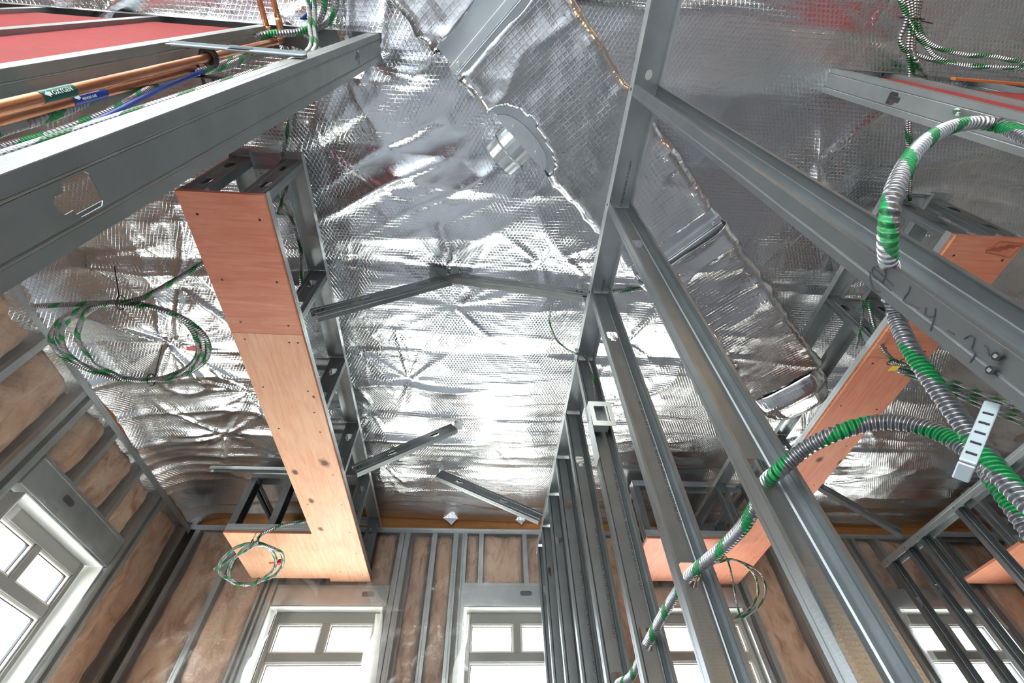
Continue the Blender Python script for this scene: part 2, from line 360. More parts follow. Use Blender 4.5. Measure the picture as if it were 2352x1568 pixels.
# ================================================================== walls
def slab(name, O, u, n, u0, u1, z0, z1, ops, d0=.145, th=.06, m=SHEATH):
    """outer board with openings; u along the wall, n outwards"""
    mb = MB(); O, u, n = Vector(O), Vector(u), Vector(n)
    def bx(a, b_, c, d):
        if b_-a < 1e-4 or d-c < 1e-4: return
        mb.obox(O+u*((a+b_)/2)+n*(d0+th/2)+Vector((0, 0, (c+d)/2)), u*((b_-a)/2), n*(th/2), (0, 0, (d-c)/2))
    x = u0
    for a, b_, c, d in sorted(ops):
        bx(x, a, z0, z1); bx(a, b_, z0, c); bx(a, b_, d, z1); x = b_
    bx(x, u1, z0, z1)
    return struct(build(name, mb, m))
def window(name, O, u, n, uc, hw, zt, zb, ztr0, ztr1, depth=.10, vis=True):
    """frame with a mullion above the transom; O+u*U is the inner wall face"""
    O, u, n = Vector(O), Vector(u), Vector(n); base = O+u*uc+n*depth+Vector((0, 0, zb))
    t_ = struct(thing(name, base))
    def bx(mb, a, b_, c, d, e0, e1): mb.obox(O+u*((a+b_)/2)+n*(depth+(e0+e1)/2)+Vector((0, 0, (c+d)/2)), u*((b_-a)/2), n*((e1-e0)/2), (0, 0, (d-c)/2))
    a, b_ = uc-hw, uc+hw; fr = MB(); fw = .034
    bx(fr, a, a+fw, zb, zt, 0, .08); bx(fr, b_-fw, b_, zb, zt, 0, .08); bx(fr, a+fw, b_-fw, zt-.075, zt, 0, .08); bx(fr, a+fw, b_-fw, zb, zb+.07, 0, .08)
    build('window_frame', fr, SASH, t_, bevel=.003)
    tr_ = MB(); bx(tr_, a+fw, b_-fw, ztr0, ztr1, .002, .078); build('transom_bar', tr_, SASH, t_, bevel=.003)
    mu = MB(); bx(mu, uc-.027, uc+.027, ztr1, zt-.075, .002, .078); build('mullion', mu, SASH, t_, bevel=.003)
    for (p, q, r_, s_) in ((a+fw, uc-.027, ztr1, zt-.075), (uc+.027, b_-fw, ztr1, zt-.075), (a+fw, b_-fw, zb+.07, ztr0)):
        bd = MB(); k = .013
        bx(bd, p, p+k, r_, s_, .012, .06); bx(bd, q-k, q, r_, s_, .012, .06); bx(bd, p+k, q-k, s_-k, s_, .012, .06); bx(bd, p+k, q-k, r_, r_+k, .012, .06)
        build('glazing_bead', bd, BEAD, t_)
        gk = MB(); g_ = .005
        bx(gk, p+k, p+k+g_, r_+k, s_-k, .03, .045); bx(gk, q-k-g_, q-k, r_+k, s_-k, .03, .045); bx(gk, p+k, q-k, s_-k-g_, s_-k, .03, .045)
        build('gasket', gk, BLACK, t_)
        pn = MB(); bx(pn, p+.004, q-.004, r_+.004, s_-.004, .042, .046); build('pane', pn, GLASS, t_)
    li = MB(); e = .006
    bx(li, a-.03, b_+.03, zt+.004, zt+.010, -depth+.0, .04); bx(li, a-.03, a-.024, zb-.02, zt+.004, -depth, .04); bx(li, b_+.024, b_+.03, zb-.02, zt+.004, -depth, .04); bx(li, a-.03, b_+.03, zb-.03, zb-.02, -depth-.02, .04)
    build('window_liner', li, LINER, t_)
    return t_
def framing(name, O, u, n, z1, studs, headers, cripples, z0=-H, batts=(), label=None):
    """steel studs, headers, plates and batts of an insulated outside wall; n outwards"""
    O, u, n = Vector(O), Vector(u), Vector(n); up = Vector((0, 0, 1)); w = .14
    t_ = struct(thing(name, O+Vector((0, 0, z0))))
    P_ = lambda a, d, z: O+u*a+n*d+up*z
    for a, sgn in studs:
        build('stud', MB().cee(P_(a, w/2, z0), P_(a, w/2, z1-.005), u*sgn, w, .041, .012), STEEL, t_, solid=.0012)
    for a, sgn, c, d in cripples:
        build('cripple_stud', MB().cee(P_(a, w/2, c), P_(a, w/2, d), u*sgn, w, .038, .012), STEEL, t_, solid=.0012)
    lo = min(a for a, _ in studs)-.05; hi = max(a for a, _ in studs)+.05
    build('top_track', MB().cee(P_(lo, w/2, z1), P_(hi, w/2, z1), (0, 0, -1), w+.006, .045, 0, grooves=False), STEEL, t_, solid=.0014)
    for a, b_, c, d, oh in headers:
        hb = MB().obox(P_((a+b_)/2, .045, (c+d)/2), u*((b_-a)/2), n*.042, up*((d-c)/2))
        hb.obox(P_((a+b_)/2, .001, d-.012), u*((b_-a)/2), n*.0018, up*.012)
        ho = build('header', hb, STEEL, t_, bevel=.002)
        if oh is not None:
            ov = MB(); pts = []
            for k in range(24):
                a_ = 2*math.pi*k/24; cx = .030*(1 if math.cos(a_) >= 0 else -1)
                pts.append(P_(oh+cx+.019*math.cos(a_), -.0012, (c+d)/2+.01+.019*math.sin(a_)))
            ov.add(pts+[p+n*.004 for p in pts], [tuple(range(24))]+[(k, (k+1) % 24, 24+(k+1) % 24, 24+k) for k in range(24)])
            k = build('knockout_hole', ov, BLACK, ho)
            k.parent = ho
    for bi, (a, b_, c, d) in enumerate(batts):
        na, nz = max(5, int((b_-a)/.02)), max(6, int((d-c)/.03))
        A, Zz = np.meshgrid(np.linspace(a, b_, na), np.linspace(c, d, nz), indexing='ij')
        tt = np.clip(np.minimum(A-a, b_-A)/.05, 0, 1); tz = np.clip(np.minimum(Zz-c, d-Zz)/.06, 0, 1)
        D = .055-.055*np.sqrt(np.clip(tt*tz, 0, 1))+.05*vn(A*8+bi*3, Zz*2.6, 30+bi)+.028*ridge(vn(A*10+.8*vn(A*4,Zz*5,33), Zz*2.2, 90+bi))**2+.012*vn(A*30, Zz*16, 60+bi)
        D = np.maximum(D, .006)
        G = [O+u*float(p)+n*float(q)+up*float(r_) for p, q, r_ in zip(A.ravel(), D.ravel(), Zz.ravel())]
        mb = MB(); mb.grid(np.array([g_.x for g_ in G]).reshape(A.shape), np.array([g_.y for g_ in G]).reshape(A.shape), np.array([g_.z for g_ in G]).reshape(A.shape))
        build('insulation_batt', mb, INSUL, t_, solid=.004, smooth=True)
    return t_
# back wall -------------------------------------------------------
OB, UB, NB = (0, YB, 0), (1, 0, 0), (0, 1, 0)
WIN = [(-1.155, .405), (.345, .405), (1.825, .405), (4.02, .405)]
ops = [(c-h-.02, c+h+.02, -.25, 1.52) for c, h in WIN]
slab('wall_back', OB, UB, NB, XL-.15, XR, -H, ZC+.1, ops)
for i, (c, h) in enumerate(WIN): window('window_%d' % (i+1), OB, UB, NB, c, h, 1.497, -.22, 1.164, 1.222)
zt = 2.162
studs = [(-2.46, 1), (-2.09, 1), (-1.72, 1), (-1.66, -1), (-1.60, -1), (-.69, 1), (-.60, -1), (-.40, 1), (-.17, -1), (-.13, 1), (.82, -1), (.86, 1), (1.02, 1), (1.36, -1), (1.40, 1), (2.26, -1), (2.30, 1), (2.7, 1), (3.1, 1), (3.52, -1), (3.56, 1), (4.46, -1), (4.52, 1), (4.95, 1), (5.4, 1), (5.9, 1)]
crip = [(-1.3, 1, 1.66, zt), (-.95, 1, 1.66, zt), (.02, 1, 1.66, zt), (.41, 1, 1.66, zt), (.7, 1, 1.66, zt), (1.6, 1, 1.66, zt), (2.0, 1, 1.66, zt), (3.8, 1, 1.66, zt), (4.2, 1, 1.66, zt)]
heads = [(-1.585, -.70, 1.512, 1.665, -.86), (-.10, .80, 1.512, 1.69, .42), (1.40, 2.25, 1.512, 1.665, None), (3.57, 4.45, 1.512, 1.665, None)]
bat = [(-2.42, -2.10, -.5, zt-.02), (-2.05, -1.74, -.5, zt-.02), (-.57, -.42, -.5, zt-.02), (-.36, -.21, -.5, zt-.02), (.87, 1.01, -.5, zt-.02), (1.06, 1.34, -.5, zt-.02), (2.34, 2.69, -.5, zt-.02), (2.74, 3.09, -.5, zt-.02), (3.14, 3.48, -.5, zt-.02), (4.56, 4.94, -.5, zt-.02), (4.99, 5.39, -.5, zt-.02)]
for c0, c1 in ((-1.57, -1.30), (-1.26, -.96), (-.91, -.72), (-.09, .02), (.06, .41), (.45, .69), (1.42, 1.6), (1.64, 2.0), (2.04, 2.24), (3.6, 3.8), (3.84, 4.2), (4.24, 4.42)): bat.append((c0, c1, 1.69, zt-.02))
framing('trim_1', OB, UB, NB, zt, studs, heads, crip, batts=bat)
struct(build('trim_2', MB().box(XL, 5.9, YB+.01, YB+.13, zt+.006, ZC+.02), TIMBER, bevel=.003))
# left wall -------------------------------------------------------
OL, UL, NL = (XL, 0, 0), (0, 1, 0), (-1, 0, 0)
slab('wall_left', OL, UL, NL, YR, YB+.2, -H, ZC+.1, [(2.36, 3.24, -.25, 1.51), (-3.4, -.7, -.25, 1.7)])  # the second opening, behind the camera, is added to let in fill daylight
window('window_5', OL, UL, NL, 2.80, .405, 1.478, -.22, 1.15, 1.21)
zl = 2.12
studs = [(-.5, 1), (.1, 1), (.5, 1), (.92, 1), (1.33, 1), (1.74, 1), (2.16, 1), (2.28, -1), (3.28, 1), (3.40, -1), (3.84, -1)]
crip = [(2.57, 1, 1.69, zl), (2.97, 1, 1.69, zl)]
heads = [(2.30, 3.27, 1.502, 1.69, 2.64)]
bat = [(.14, .49, -.4, zl-.02), (.54, .91, -.4, zl-.02), (.96, 1.32, -.4, zl-.02), (1.37, 1.73, -.4, zl-.02), (1.78, 2.15, -.4, zl-.02), (3.42, 3.80, -.5, zl-.02), (2.32, 2.56, 1.70, zl-.02), (2.61, 2.96, 1.70, zl-.02), (3.01, 3.26, 1.70, zl-.02)]
framing('trim_3', OL, UL, NL, zl, studs, heads, crip, batts=bat)
struct(build('trim_4', MB().box(XL-.12, XL-.01, .2, YB, zl+.006, ZC-.02), TIMBER))
# unseen rest of the hall, with a rear opening added for fill daylight -------------------
slab('wall_right', (XR, 0, 0), UL, (1, 0, 0), YR, YB+.2, -H, ZC+.1, [], d0=0)
slab('wall_rear', (0, YR, 0), UB, (0, -1, 0), XL-.2, XR+.1, -H, ZC+.1, [(-2.3, .2, -.95, 1.85)], d0=0)
portal('sky_portal', (-1.05, YR-.1, H+.45), (0, 1, 0), 2.5, 2.8)
for c, h in WIN: portal('sky_portal', (c, YB+.2, H+.63), (0, -1, 0), .85, 1.8)
portal('sky_portal', (XL-.2, 2.8, H+.63), (1, 0, 0), .85, 1.8); portal('sky_portal', (XL-.2, -2.05, H+.7), (1, 0, 0), 2.7, 2.0)

#PART2
# ================================================================== steel partitions (run away from the eye)
HOLEZ = (.482, 1.417)
def stud_holes(z0): return tuple(z-z0 for z in HOLEZ if z-z0 > 0)
XP, ZT, TRK = .512, 1.704, .05          # partition centre line, underside of the top track flange, track depth
def partition(xc, y0, y1, studs, label, group=None):
    t_ = thing('steel_partition', (xc, (y0+y1)/2, -H), label, 'wall frame', group)
    build('top_track', MB().cee((xc, y0, ZT+TRK), (xc, y1, ZT+TRK), (0, 0, -1), .0945, TRK, 0, grooves=False), STEEL, t_, solid=.0014)
    build('bottom_track', MB().cee((xc, y0, -H), (xc, y1, -H), (0, 0, 1), .0945, TRK, 0, grooves=False), STEEL, t_, solid=.0014)
    out = []
    for y in studs:
        out.append(build('stud', MB().cee((xc, y, -H), (xc, y, ZT+TRK-.012), (0, -1, 0), .092, .034, .008, holes=stud_holes(-H)), STEEL2, t_, solid=.0013))
        for sx_ in (-1, 1):
            build('screw', MB().obox((xc+sx_*.0482, y-.016, ZT+.022), (.0015, 0, 0), (0, .004, 0), (0, 0, .004)), BLACK, t_)
    return t_, out
YS = [.256+.4064*k for k in range(8)]+[3.39]
part1, st1 = partition(XP, -1.3, 3.42, [-.96, -.55, -.15]+YS, 'long galvanised stud partition rising beside the camera and running to the window wall', 'stud partitions')
YS2 = [.7, 1.12, 1.53, 1.93, 2.34, 2.74, 3.15, 3.32, 3.55]
part2, st2 = partition(3.478, .5, 3.6, YS2, 'shadowed stud partition at the lower right with studs close together', 'stud partitions')
# printed line along the studs
for st, y in ((st1[5], YS[2]), (st1[6], YS[3]), (st1[7], YS[4]), (st1[8], YS[5])):
    for zz in (-.45, .62):
        fontmesh('printed_marking', 'CD PROSTUD 25 MADE IN USA  362PDS125-15  33KSI  G40', PRINT, part1, (XP+.026, y-.0012, zz), (0, 0, 1), (-1, 0, 0), .017)
for y in (.78, 1.3, 1.75):
    fontmesh('printed_marking', '362PDT125-15 33KSI CD PROTRAK 25', PRINT, part1, (XP+.012, y-.3, ZT+TRK-.0012), (0, 1, 0), (1, 0, 0), .011)
# paper sticker under the track
mb = MB(); c_ = W(1490, 172, 2, ZT+TRK-.002); mb.add([c_+Vector((.012*math.cos(k*.393), .016*math.sin(k*.393), 0)) for k in range(16)], [tuple(range(16))]); build('paper_dot', mb, CLIPW, part1)
# handwriting in marker on the flange of the nearest stud
XF = XP-.0475
strokes = [[(2008, 612), (2002, 622), (2006, 636), (2022, 645)], [(1993, 622), (2020, 645), (2046, 667)], [(2006, 615), (2022, 628), (2052, 658)], [(2014, 612), (2030, 618), (2034, 632), (2026, 650)], [(1998, 628), (2000, 650), (2008, 668), (2022, 670)],
           [(2090, 657), (2086, 672), (2074, 690), (2096, 702), (2110, 708)], [(2126, 706), (2124, 720)], [(2148, 708), (2144, 735), (2136, 760)], [(2122, 722), (2136, 728), (2148, 724)],
           [(2176, 758), (2192, 768)], [(2214, 778), (2228, 770), (2238, 776), (2232, 798)], [(2230, 800), (2240, 812), (2228, 832)], [(2260, 793), (2268, 802), (2272, 818)]]
for s_ in strokes:
    build('marker_stroke', MB().tube([W(px, py, 0, XF) for px, py in s_], .00055, 5, step=.004), INK, part1)
# --- diagonal braces up to the roof
def brace(foot, top, fd, label, tabdir, tablen=.05):
    f_, t0 = Vector(foot), Vector(top)
    t_ = thing('diagonal_brace', f_, label, 'brace', 'diagonal braces')
    L = (t0-f_).length
    build('channel', MB().cee(f_, t0, fd, .092, .034, .008, holes=(L*.34, L*.78)), STEEL2, t_, solid=.0013)
    tb = Vector(tabdir).normalized(); tp = MB().obox(t0+tb*tablen+Vector((0, 0, .012)), tb*tablen, Vector((0, 0, 1)).cross(tb)*.045, (0, 0, .0008))
    build('top_tab', tp, STEEL2, t_)
    for q in (.03, .06):
        build('screw', MB().obox(f_.lerp(t0, q)+Vector((0, -.002, -.002)), (.004, 0, 0), (0, .003, 0), (0, 0, .004)), BLACK, t_)
ZB = 2.19
brace((-.80, 1.238, 1.735), (-.225, 1.285, ZB), (0, 1, -.25), 'diagonal steel brace from the plywood soffit to the roof, nearest of the left side', (-1, -.1, 0))
brace((.462, 1.085, 1.77), (-.205, 1.265, ZB), (0, 1, -.25), 'diagonal steel brace from the partition track, meeting the left brace in a V', (1, -.1, 0), .02)
brace((-.80, 2.47, 1.76), (-.20, 2.53, ZB), (0, 1, -.3), 'dark diagonal brace standing alone midway along the plywood soffit', (1, .05, 0), .03)
brace((.462, 3.03, 1.78), (-.33, 3.10, ZB), (0, 1, -.3), 'pale diagonal brace from the partition close to the window wall', (-1, 0, 0))
brace((3.40, 3.20, 1.80), (2.75, 3.05, ZB), (0, 1, -.3), 'diagonal brace to the shadowed partition at lower right', (-1, 0, 0))
# ================================================================== plywood soffits
PLY1 = ply('salmon_plywood_red', (.55, .165, .095), (.70, .30, .19), grain='x')
def soffit(dx, label, near, far, cross, knots, skip=()):
    XA, XB, Y0, Y1, CX0, CY0, CY1 = -1.172+dx, -.852+dx, .672, 3.872, cross[0], 3.13, 3.818
    sg = -1 if CX0 < XA else 1
    t_ = thing('plywood_soffit', ((XA+XB)/2, 2.2, 1.68), label, 'soffit', 'plywood soffits')
    zb, zp = 1.680, 1.699
    base = Vector(t_['_L'])
    pa = build('plywood_panel', MB().box(XA, XB, Y0, 1.332, zb, zp), near, t_)
    pb = build('plywood_panel', MB().box(XA, XB, 1.334, Y1, zb, zp), far(base, knots), t_)
    x0, x1 = sorted((CX0, XA if sg < 0 else XB)); x1 += .0
    pc = build('plywood_panel', MB().box(x0+(.001 if sg > 0 else 0), x1-(.001 if sg < 0 else 0), CY0, CY1, zb, zp), far(base, ()), t_)
    # visible plies along the edges
    for (a, b_, c, d) in ((XB+.0004, XB+.0012, Y0, Y1), (XA-.0012, XA-.0004, Y0, CY0 if sg < 0 else Y1)):
        e = MB().box(a, b_, c, d, zb+.0005, zb+.007); build('ply_edge', e, EDGE, t_)
        e = MB().box(a, b_, c, d, zb+.007, zp); build('ply_edge', e, DARKEDGE, t_)
    e = MB().box(x0, x1, CY0-.0012, CY0-.0004, zb+.0005, zb+.007); build('ply_edge', e, EDGE, t_)
    e = MB().box(x0, x1, CY0-.0012, CY0-.0004, zb+.007, zp); build('ply_edge', e, DARKEDGE, t_)
    # screws
    for x, y in [(XA+.05, .76), (XB-.04, .77), (XA+.05, 1.05), (XB-.045, 1.05), (XA+.06, 1.27), (XB-.05, 1.28), (XA+.05, 1.37), (XB-.07, 1.38), (XB-.03, 1.38), (XA+.05, 1.68), (XB-.05, 1.70), (XB-.05, 1.86), (XA+.05, 2.0), (XB-.05, 2.02), (XA+.05, 2.42), (XB-.05, 2.42), (XA+.05, 2.75), (XB-.05, 2.75), (XB-.05, 3.1), (XB-.05, 3.4), (XA+.1, 3.7), (XB-.05, 3.75)]:
        m_ = MB(); m_.add([(x+.0055*math.cos(k*.785), y+.0055*math.sin(k*.785), zb-.0006) for k in range(8)], [tuple(range(8))]); build('screw', m_, BLACK, pa if y < 1.33 else pb)
    zr = 2.105
    ladders = ((XB-.047, 1), (XA+.046, -1))
    for li, (xc, s2) in enumerate(ladders):
        build('bottom_rail', MB().cee((xc, Y0, zp+.002), (xc, Y1-.03, zp+.002), (0, 0, 1), .093, .032, 0, grooves=False), STEEL, t_, solid=.0013)
        build('top_rail', MB().cee((xc, Y0-.03, zr+.034), (xc, Y1-.03, zr+.034), (0, 0, -1), .094, .034, 0, grooves=False), STEEL, t_, solid=.0013)
        for y in (Y0+.004, 1.25, 1.86, 2.46, 3.07, 3.68):
            if (li, y) in skip: continue
            build('post', MB().cee((xc, y, zp+.004), (xc, y, zr+.03), (0, 1, 0), .092, .033, .008, holes=(.10, .30)), STEEL2, t_, solid=.0013)
    for y in (.69, 1.30, 1.91, 2.51, 3.12, 3.73):
        if (0, y) in skip: continue
        build('cross_member', MB().cee((XA+.09, y, zr+.03), (XB-.09, y, zr+.03), (0, -.3, -1), .07, .03, 0, grooves=False), STEEL, t_, solid=.0013)
    # little frame over the return piece
    x0, x1 = sorted((CX0, XA if sg < 0 else XB)); o_ = x0 if sg < 0 else x1; y_ = CY0+.02
    build('bottom_rail', MB().cee((x0, y_+.03, zp+.002), (x1, y_+.03, zp+.002), (0, 0, 1), .093, .05, 0, grooves=False), STEEL, t_, solid=.0013)
    build('top_rail', MB().cee((x0, y_+.03, zr+.08), (x1, y_+.03, zr+.08), (0, 0, -1), .093, .05, 0, grooves=False), STEEL, t_, solid=.0013)
    for xx, f_ in ((o_-sg*.0, -sg), (x0+.45*(x1-x0) if sg < 0 else x1-.45*(x1-x0), 1)):
        build('post', MB().cee((xx, y_+.03, zp+.004), (xx, y_+.03, zr+.07), (f_, 0, 0), .092, .05, .008), STEEL2, t_, solid=.0013)
    build('bottom_rail', MB().cee((x0, CY1-.06, zp+.002), (x1, CY1-.06, zp+.002), (0, 0, 1), .093, .04, 0, grooves=False), STEEL, t_, solid=.0013)
    build('top_rail', MB().cee((x0, CY1-.06, 2.10), (x1, CY1-.06, 2.10), (0, 0, -1), .093, .05, 0, grooves=False), STEEL, t_, solid=.0013)
    build('post', MB().cee((o_, CY1-.06, zp+.004), (o_, CY1-.06, 2.09), (-sg, 0, 0), .092, .04, .008), STEEL2, t_, solid=.0013)
    build('tie_rail', MB().cee((o_-sg*.03, y_+.07, zr+.03), (o_-sg*.03, CY1-.1, zr+.03), (0, 0, -1), .05, .04, 0, grooves=False), STEEL, t_, solid=.0013)
    if dx == 0: build('hanger_rail', MB().cee((-2.09, 3.085, 2.19), (x1, 3.085, 2.19), (0, 0, -1), .04, .03, 0, grooves=False), STEEL, t_, solid=.0013)
    return t_
_plyc = {}
def farply(c0, c1):
    def f(base, knots):
        kk = tuple((p.x-base.x, p.y-base.y, r_) for p, r_ in knots); return ply('pale_knotty_plywood', c0, c1, kk, grain='y')
    return f
kn = [(W(px, py, 2, 1.68), r_) for px, py, r_ in ((678, 1084, .016), (745, 1063, .024), (715, 1150, .017), (737, 1215, .017), (768, 912, .008), (720, 911, .007))]
soffit(0, 'salmon plywood soffit on a steel ladder frame hanging left of the room centre', PLY1, farply((.64, .28, .16), (.76, .46, .30)), (-1.782,), kn)
kn2 = [(W(px, py, 2, 1.68), r_) for px, py, r_ in ((1882, 1056, .018), (1930, 1062, .016), (2245, 780, .010), (2300, 690, .03))]
SOF2 = soffit(3.098, 'salmon plywood soffit on the right behind the stud partition', PLY1, farply((.55, .165, .10), (.68, .30, .19)), (1.262,), kn2, skip=((1, 1.86), (0, 1.86), (0, 1.91)))
soffit(6.07, 'small piece of pink plywood soffit seen past the studs at the right edge', PLY1, farply((.55, .165, .10), (.68, .30, .19)), (4.25,), ())
# printed stamp on the near end of the right soffit
fr_ = [W(px, py, 2, 1.679) for px, py in ((2262, 580), (2296, 556), (2352, 560), (2318, 592))]
mb = MB()
for a_, b_ in zip(fr_, fr_[1:]+fr_[:1]): mb.tube([a_, b_], .0008, 4)
e1 = (fr_[2]-fr_[1]).normalized(); e2 = (fr_[1]-fr_[0]).normalized()
for k in range(4): mb.obox(fr_[0].lerp(fr_[2], .22+.18*k)+e2*.0, e1*.035, e2*.003, (0, 0, .0004))
build('grade_stamp', mb, DARKEDGE, SOF2)
# ================================================================== foil wrapped duct
DD = Vector((math.cos(math.radians(42.7)), math.sin(math.radians(42.7)), 0)); DN = Vector((DD.y, -DD.x, 0)); DO = Vector((-.115, .299, 0)); DO -= DD*DO.dot(DD)
ZD, DWID, DHT = 2.0, .455, .155
DPT = lambda s, w_, z: DO+DD*s+DN*w_+Vector((0, 0, z))
duct = thing('air_duct', DPT(1.2, DWID/2, ZD), 'rectangular duct wrapped in crinkled foil running diagonally overhead', 'duct')
mb = MB(); e = .006
c_ = DPT(.6, DWID/2, ZD+DHT/2+e/2); mb.obox(c_, DD*2.05, DN*(DWID/2-e), (0, 0, DHT/2-e/2)); build('sheet_metal_casing', mb, DUCTM, duct)
for s0 in (.055, 1.325):
    mb = MB(); mb.obox(DPT(s0, DWID/2, ZD+.004), DD*.016, DN*(DWID/2-.002), (0, 0, .010)); mb.obox(DPT(s0+.022, DWID/2, ZD+.008), DD*.0025, DN*(DWID/2), (0, 0, .022))
    mb.obox(DPT(s0, -.0, ZD+DHT/2), DD*.016, DN*.008, (0, 0, DHT/2)); mb.obox(DPT(s0, DWID, ZD+DHT/2), DD*.016, DN*.008, (0, 0, DHT/2))
    fl_ = build('joint_flange', mb, DUCTM, duct, bevel=.002)
    for w_ in (.03, DWID-.03): build('bolt', MB().obox(DPT(s0, w_, ZD-.008), DD*.007, DN*.007, (0, 0, .004)), DUCTM, fl_, bevel=.002)
def wrap(s0, s1, cut=None):
    ns = int((s1-s0)/.010); r_ = .03
    per = []                                    # perimeter: up the left side, across the bottom, up the right side
    for z in np.arange(DHT, r_, -.018): per.append((0, z, -1, 0))
    for k in range(7): a = math.pi/2*k/6; per.append((r_-r_*math.cos(a), r_-r_*math.sin(a), -math.cos(a), -math.sin(a)))
    for w_ in np.arange(r_+.012, DWID-r_, .0125): per.append((w_, 0, 0, -1))
    for k in range(7): a = math.pi/2*k/6; per.append((DWID-r_+r_*math.sin(a), r_-r_*math.cos(a), math.sin(a), -math.cos(a)))
    for z in np.arange(r_+.018, DHT+.01, .018): per.append((DWID, z, 1, 0))
    per = np.array(per); S, Q = np.meshgrid(np.linspace(s0, s1, ns), np.arange(len(per)), indexing='ij')
    w_, z_, nw, nz = (per[Q, k] for k in range(4)); pl = np.cumsum(np.r_[0, np.hypot(np.diff(per[:, 0]), np.diff(per[:, 1]))])[Q]
    S = S+np.where((S <= s0+1e-6) | (S >= s1-1e-6), .02*(vn(pl*14, S*9, 41)-.5), 0)
    corner = np.exp(-((np.minimum(w_, DWID-w_)-.0)/.06)**2)
    a = math.radians(35); u = S*math.cos(a)+pl*math.sin(a); v = -S*math.sin(a)+pl*math.cos(a)
    h = .010*vn(S*2, pl*4, 42)+.009*ridge(vn(S*3.2+.8*vn(pl*4, S*2, 40), pl*1.6, 43))**5+.014*ridge(vn(u*2, v*8, 44))**4*vn(S*2, pl*3, 45)+.0035*ridge(vn(S*18, pl*12, 46))
    h += corner*(.012*ridge(vn(S*9, pl*9, 47))**2+.006*vn(S*30, pl*30, 48)); h -= .006
    edge_ = np.minimum(S-s0, s1-S); h += .008*np.exp(-np.clip(edge_, 0, 1)/.03)
    Wd, Zd = w_+nw*h, z_+nz*h
    PX, PY = DO.x+DD.x*S+DN.x*Wd, DO.y+DD.y*S+DN.y*Wd
    keep = None
    if cut:
        keep = np.ones(S.shape, bool)
        dep = .085*np.sqrt(np.clip(1-((S-cut[0])/cut[1])**2, 0, 1))*(.85+.4*vn(S*25, S*0, 49))
        keep[(np.abs(S-cut[0]) < cut[1]) & (w_ < dep)] = False
    build('foil_wrap', MB().grid(PX, PY, ZD+Zd, keep), FOILD, duct, solid=.001, smooth=True)
wrap(-1.3, -.03); wrap(.10, 1.245, (.43, .185)); wrap(1.38, 2.62)
# round collar on the side with its flange lapped on to the casing
mb = MB(); fl = []
sc0, rc = .435, .085; cz = ZD+.082
for k in range(25):
    a = 2*math.pi*k/24; fl.append((a,))
def ring(mb, d0, r0, d1, r1, n=36):
    o = mb.n
    for d, r_ in ((d0, r0), (d1, r1)):
        for k in range(n): a = 2*math.pi*k/n; mb.v.append(tuple(DPT(sc0+r_*math.cos(a), -d, cz+r_*math.sin(a)))); mb.n += 1
    for k in range(n): mb.f.append((o+k, o+(k+1) % n, o+n+(k+1) % n, o+n+k))
ring(mb, .0, rc, .06, rc); ring(mb, .06, rc, .064, rc+.005); ring(mb, .064, rc+.005, .068, rc); ring(mb, .068, rc, .125, rc-.004)
collar = build('takeoff_collar', mb, DUCTM, duct, solid=.0012)
mb = MB()
pts = [DPT(sc0+.15*math.cos(math.pi*k/20), .065*math.sin(math.pi*k/20), ZD-.0015) for k in range(21)]; mb.add(pts, [tuple(range(21))])
build('flange_plate', mb, DUCTM, collar, solid=.002)
for s_ in (.36, .50): build('rivet', MB().obox(DPT(s_, .028, ZD-.004), DD*.005, DN*.005, (0, 0, .002)), DUCTM, collar, bevel=.0015)
build('crimp', MB(), DUCTM, collar) if False else None
# bulging foil boot at the far end
mb = MB(); ns, nq = 44, 72; TH, SS = np.meshgrid(np.linspace(0, 2*math.pi, nq), np.linspace(0, 1, ns), indexing='ij')
rad = np.sqrt(np.clip(1-(SS*.985)**3.2, 0, 1))*(1+.10*(vn(TH*3, SS*3, 51)-.5)+.08*ridge(vn(TH*5, SS*2.2, 52))**3+.04*vn(TH*16, SS*14, 53))
pw = lambda q: np.sign(q)*np.abs(q)**.55
sv, wv, zv = 2.635+SS*.44, DWID/2+rad*(DWID/2-.01)*pw(np.cos(TH)), ZD+.095+rad*.105*pw(np.sin(TH))-.06*np.sin(np.clip(SS*2.2, 0, 1)*math.pi)*np.clip(-np.sin(TH), 0, 1)
mb.grid(DO.x+DD.x*sv+DN.x*wv, DO.y+DD.y*sv+DN.y*wv, zv); build('end_boot', mb, FOILD, duct, smooth=True, solid=.001)
# ================================================================== stud walls with red plywood (cross the view, close to the camera)
def crosswall(xs_, label, panels, sgn, z_top=2.135):
    y = .2195; t_ = thing('red_panel_wall', ((min(xs_)+max(xs_))/2, y, -H), label, 'wall frame', 'red panel stud walls')
    a, b_ = min(xs_)-.05, max(xs_)+.05
    if sgn < 0: b_ = max(xs_)+.002
    else: a = min(xs_)-.002
    build('top_track', MB().cee((a, y, z_top+.055), (b_, y, z_top+.055), (0, 0, -1), .0955, .06, 0, grooves=False), STEEL2, t_, solid=.0014)
    build('bottom_track', MB().cee((a, y, -H), (b_, y, -H), (0, 0, 1), .0955, .05, 0, grooves=False), STEEL2, t_, solid=.0014)
    for x in xs_:
        build('stud', MB().cee((x, y, -H), (x, y, z_top+.045), (sgn, 0, 0), .092, .041, .010, holes=(.512+H, 1.80+H-.0)), STEEL3, t_, solid=.0014)
    for p, q, zt_ in panels:
        build('red_plywood_panel', MB().box(p, q,   .186, .200, -H+.06, zt_), REDPLY, t_)
    return t_
XW = [-.470, -.876, -1.283, -1.69, -2.10, -2.44]
crosswall(XW, 'stud wall at top left with red plywood panels between its studs', [(-1.279, -.922, 2.07), (-1.686, -1.328, 2.07), (-2.096, -1.735, 2.07)], -1)
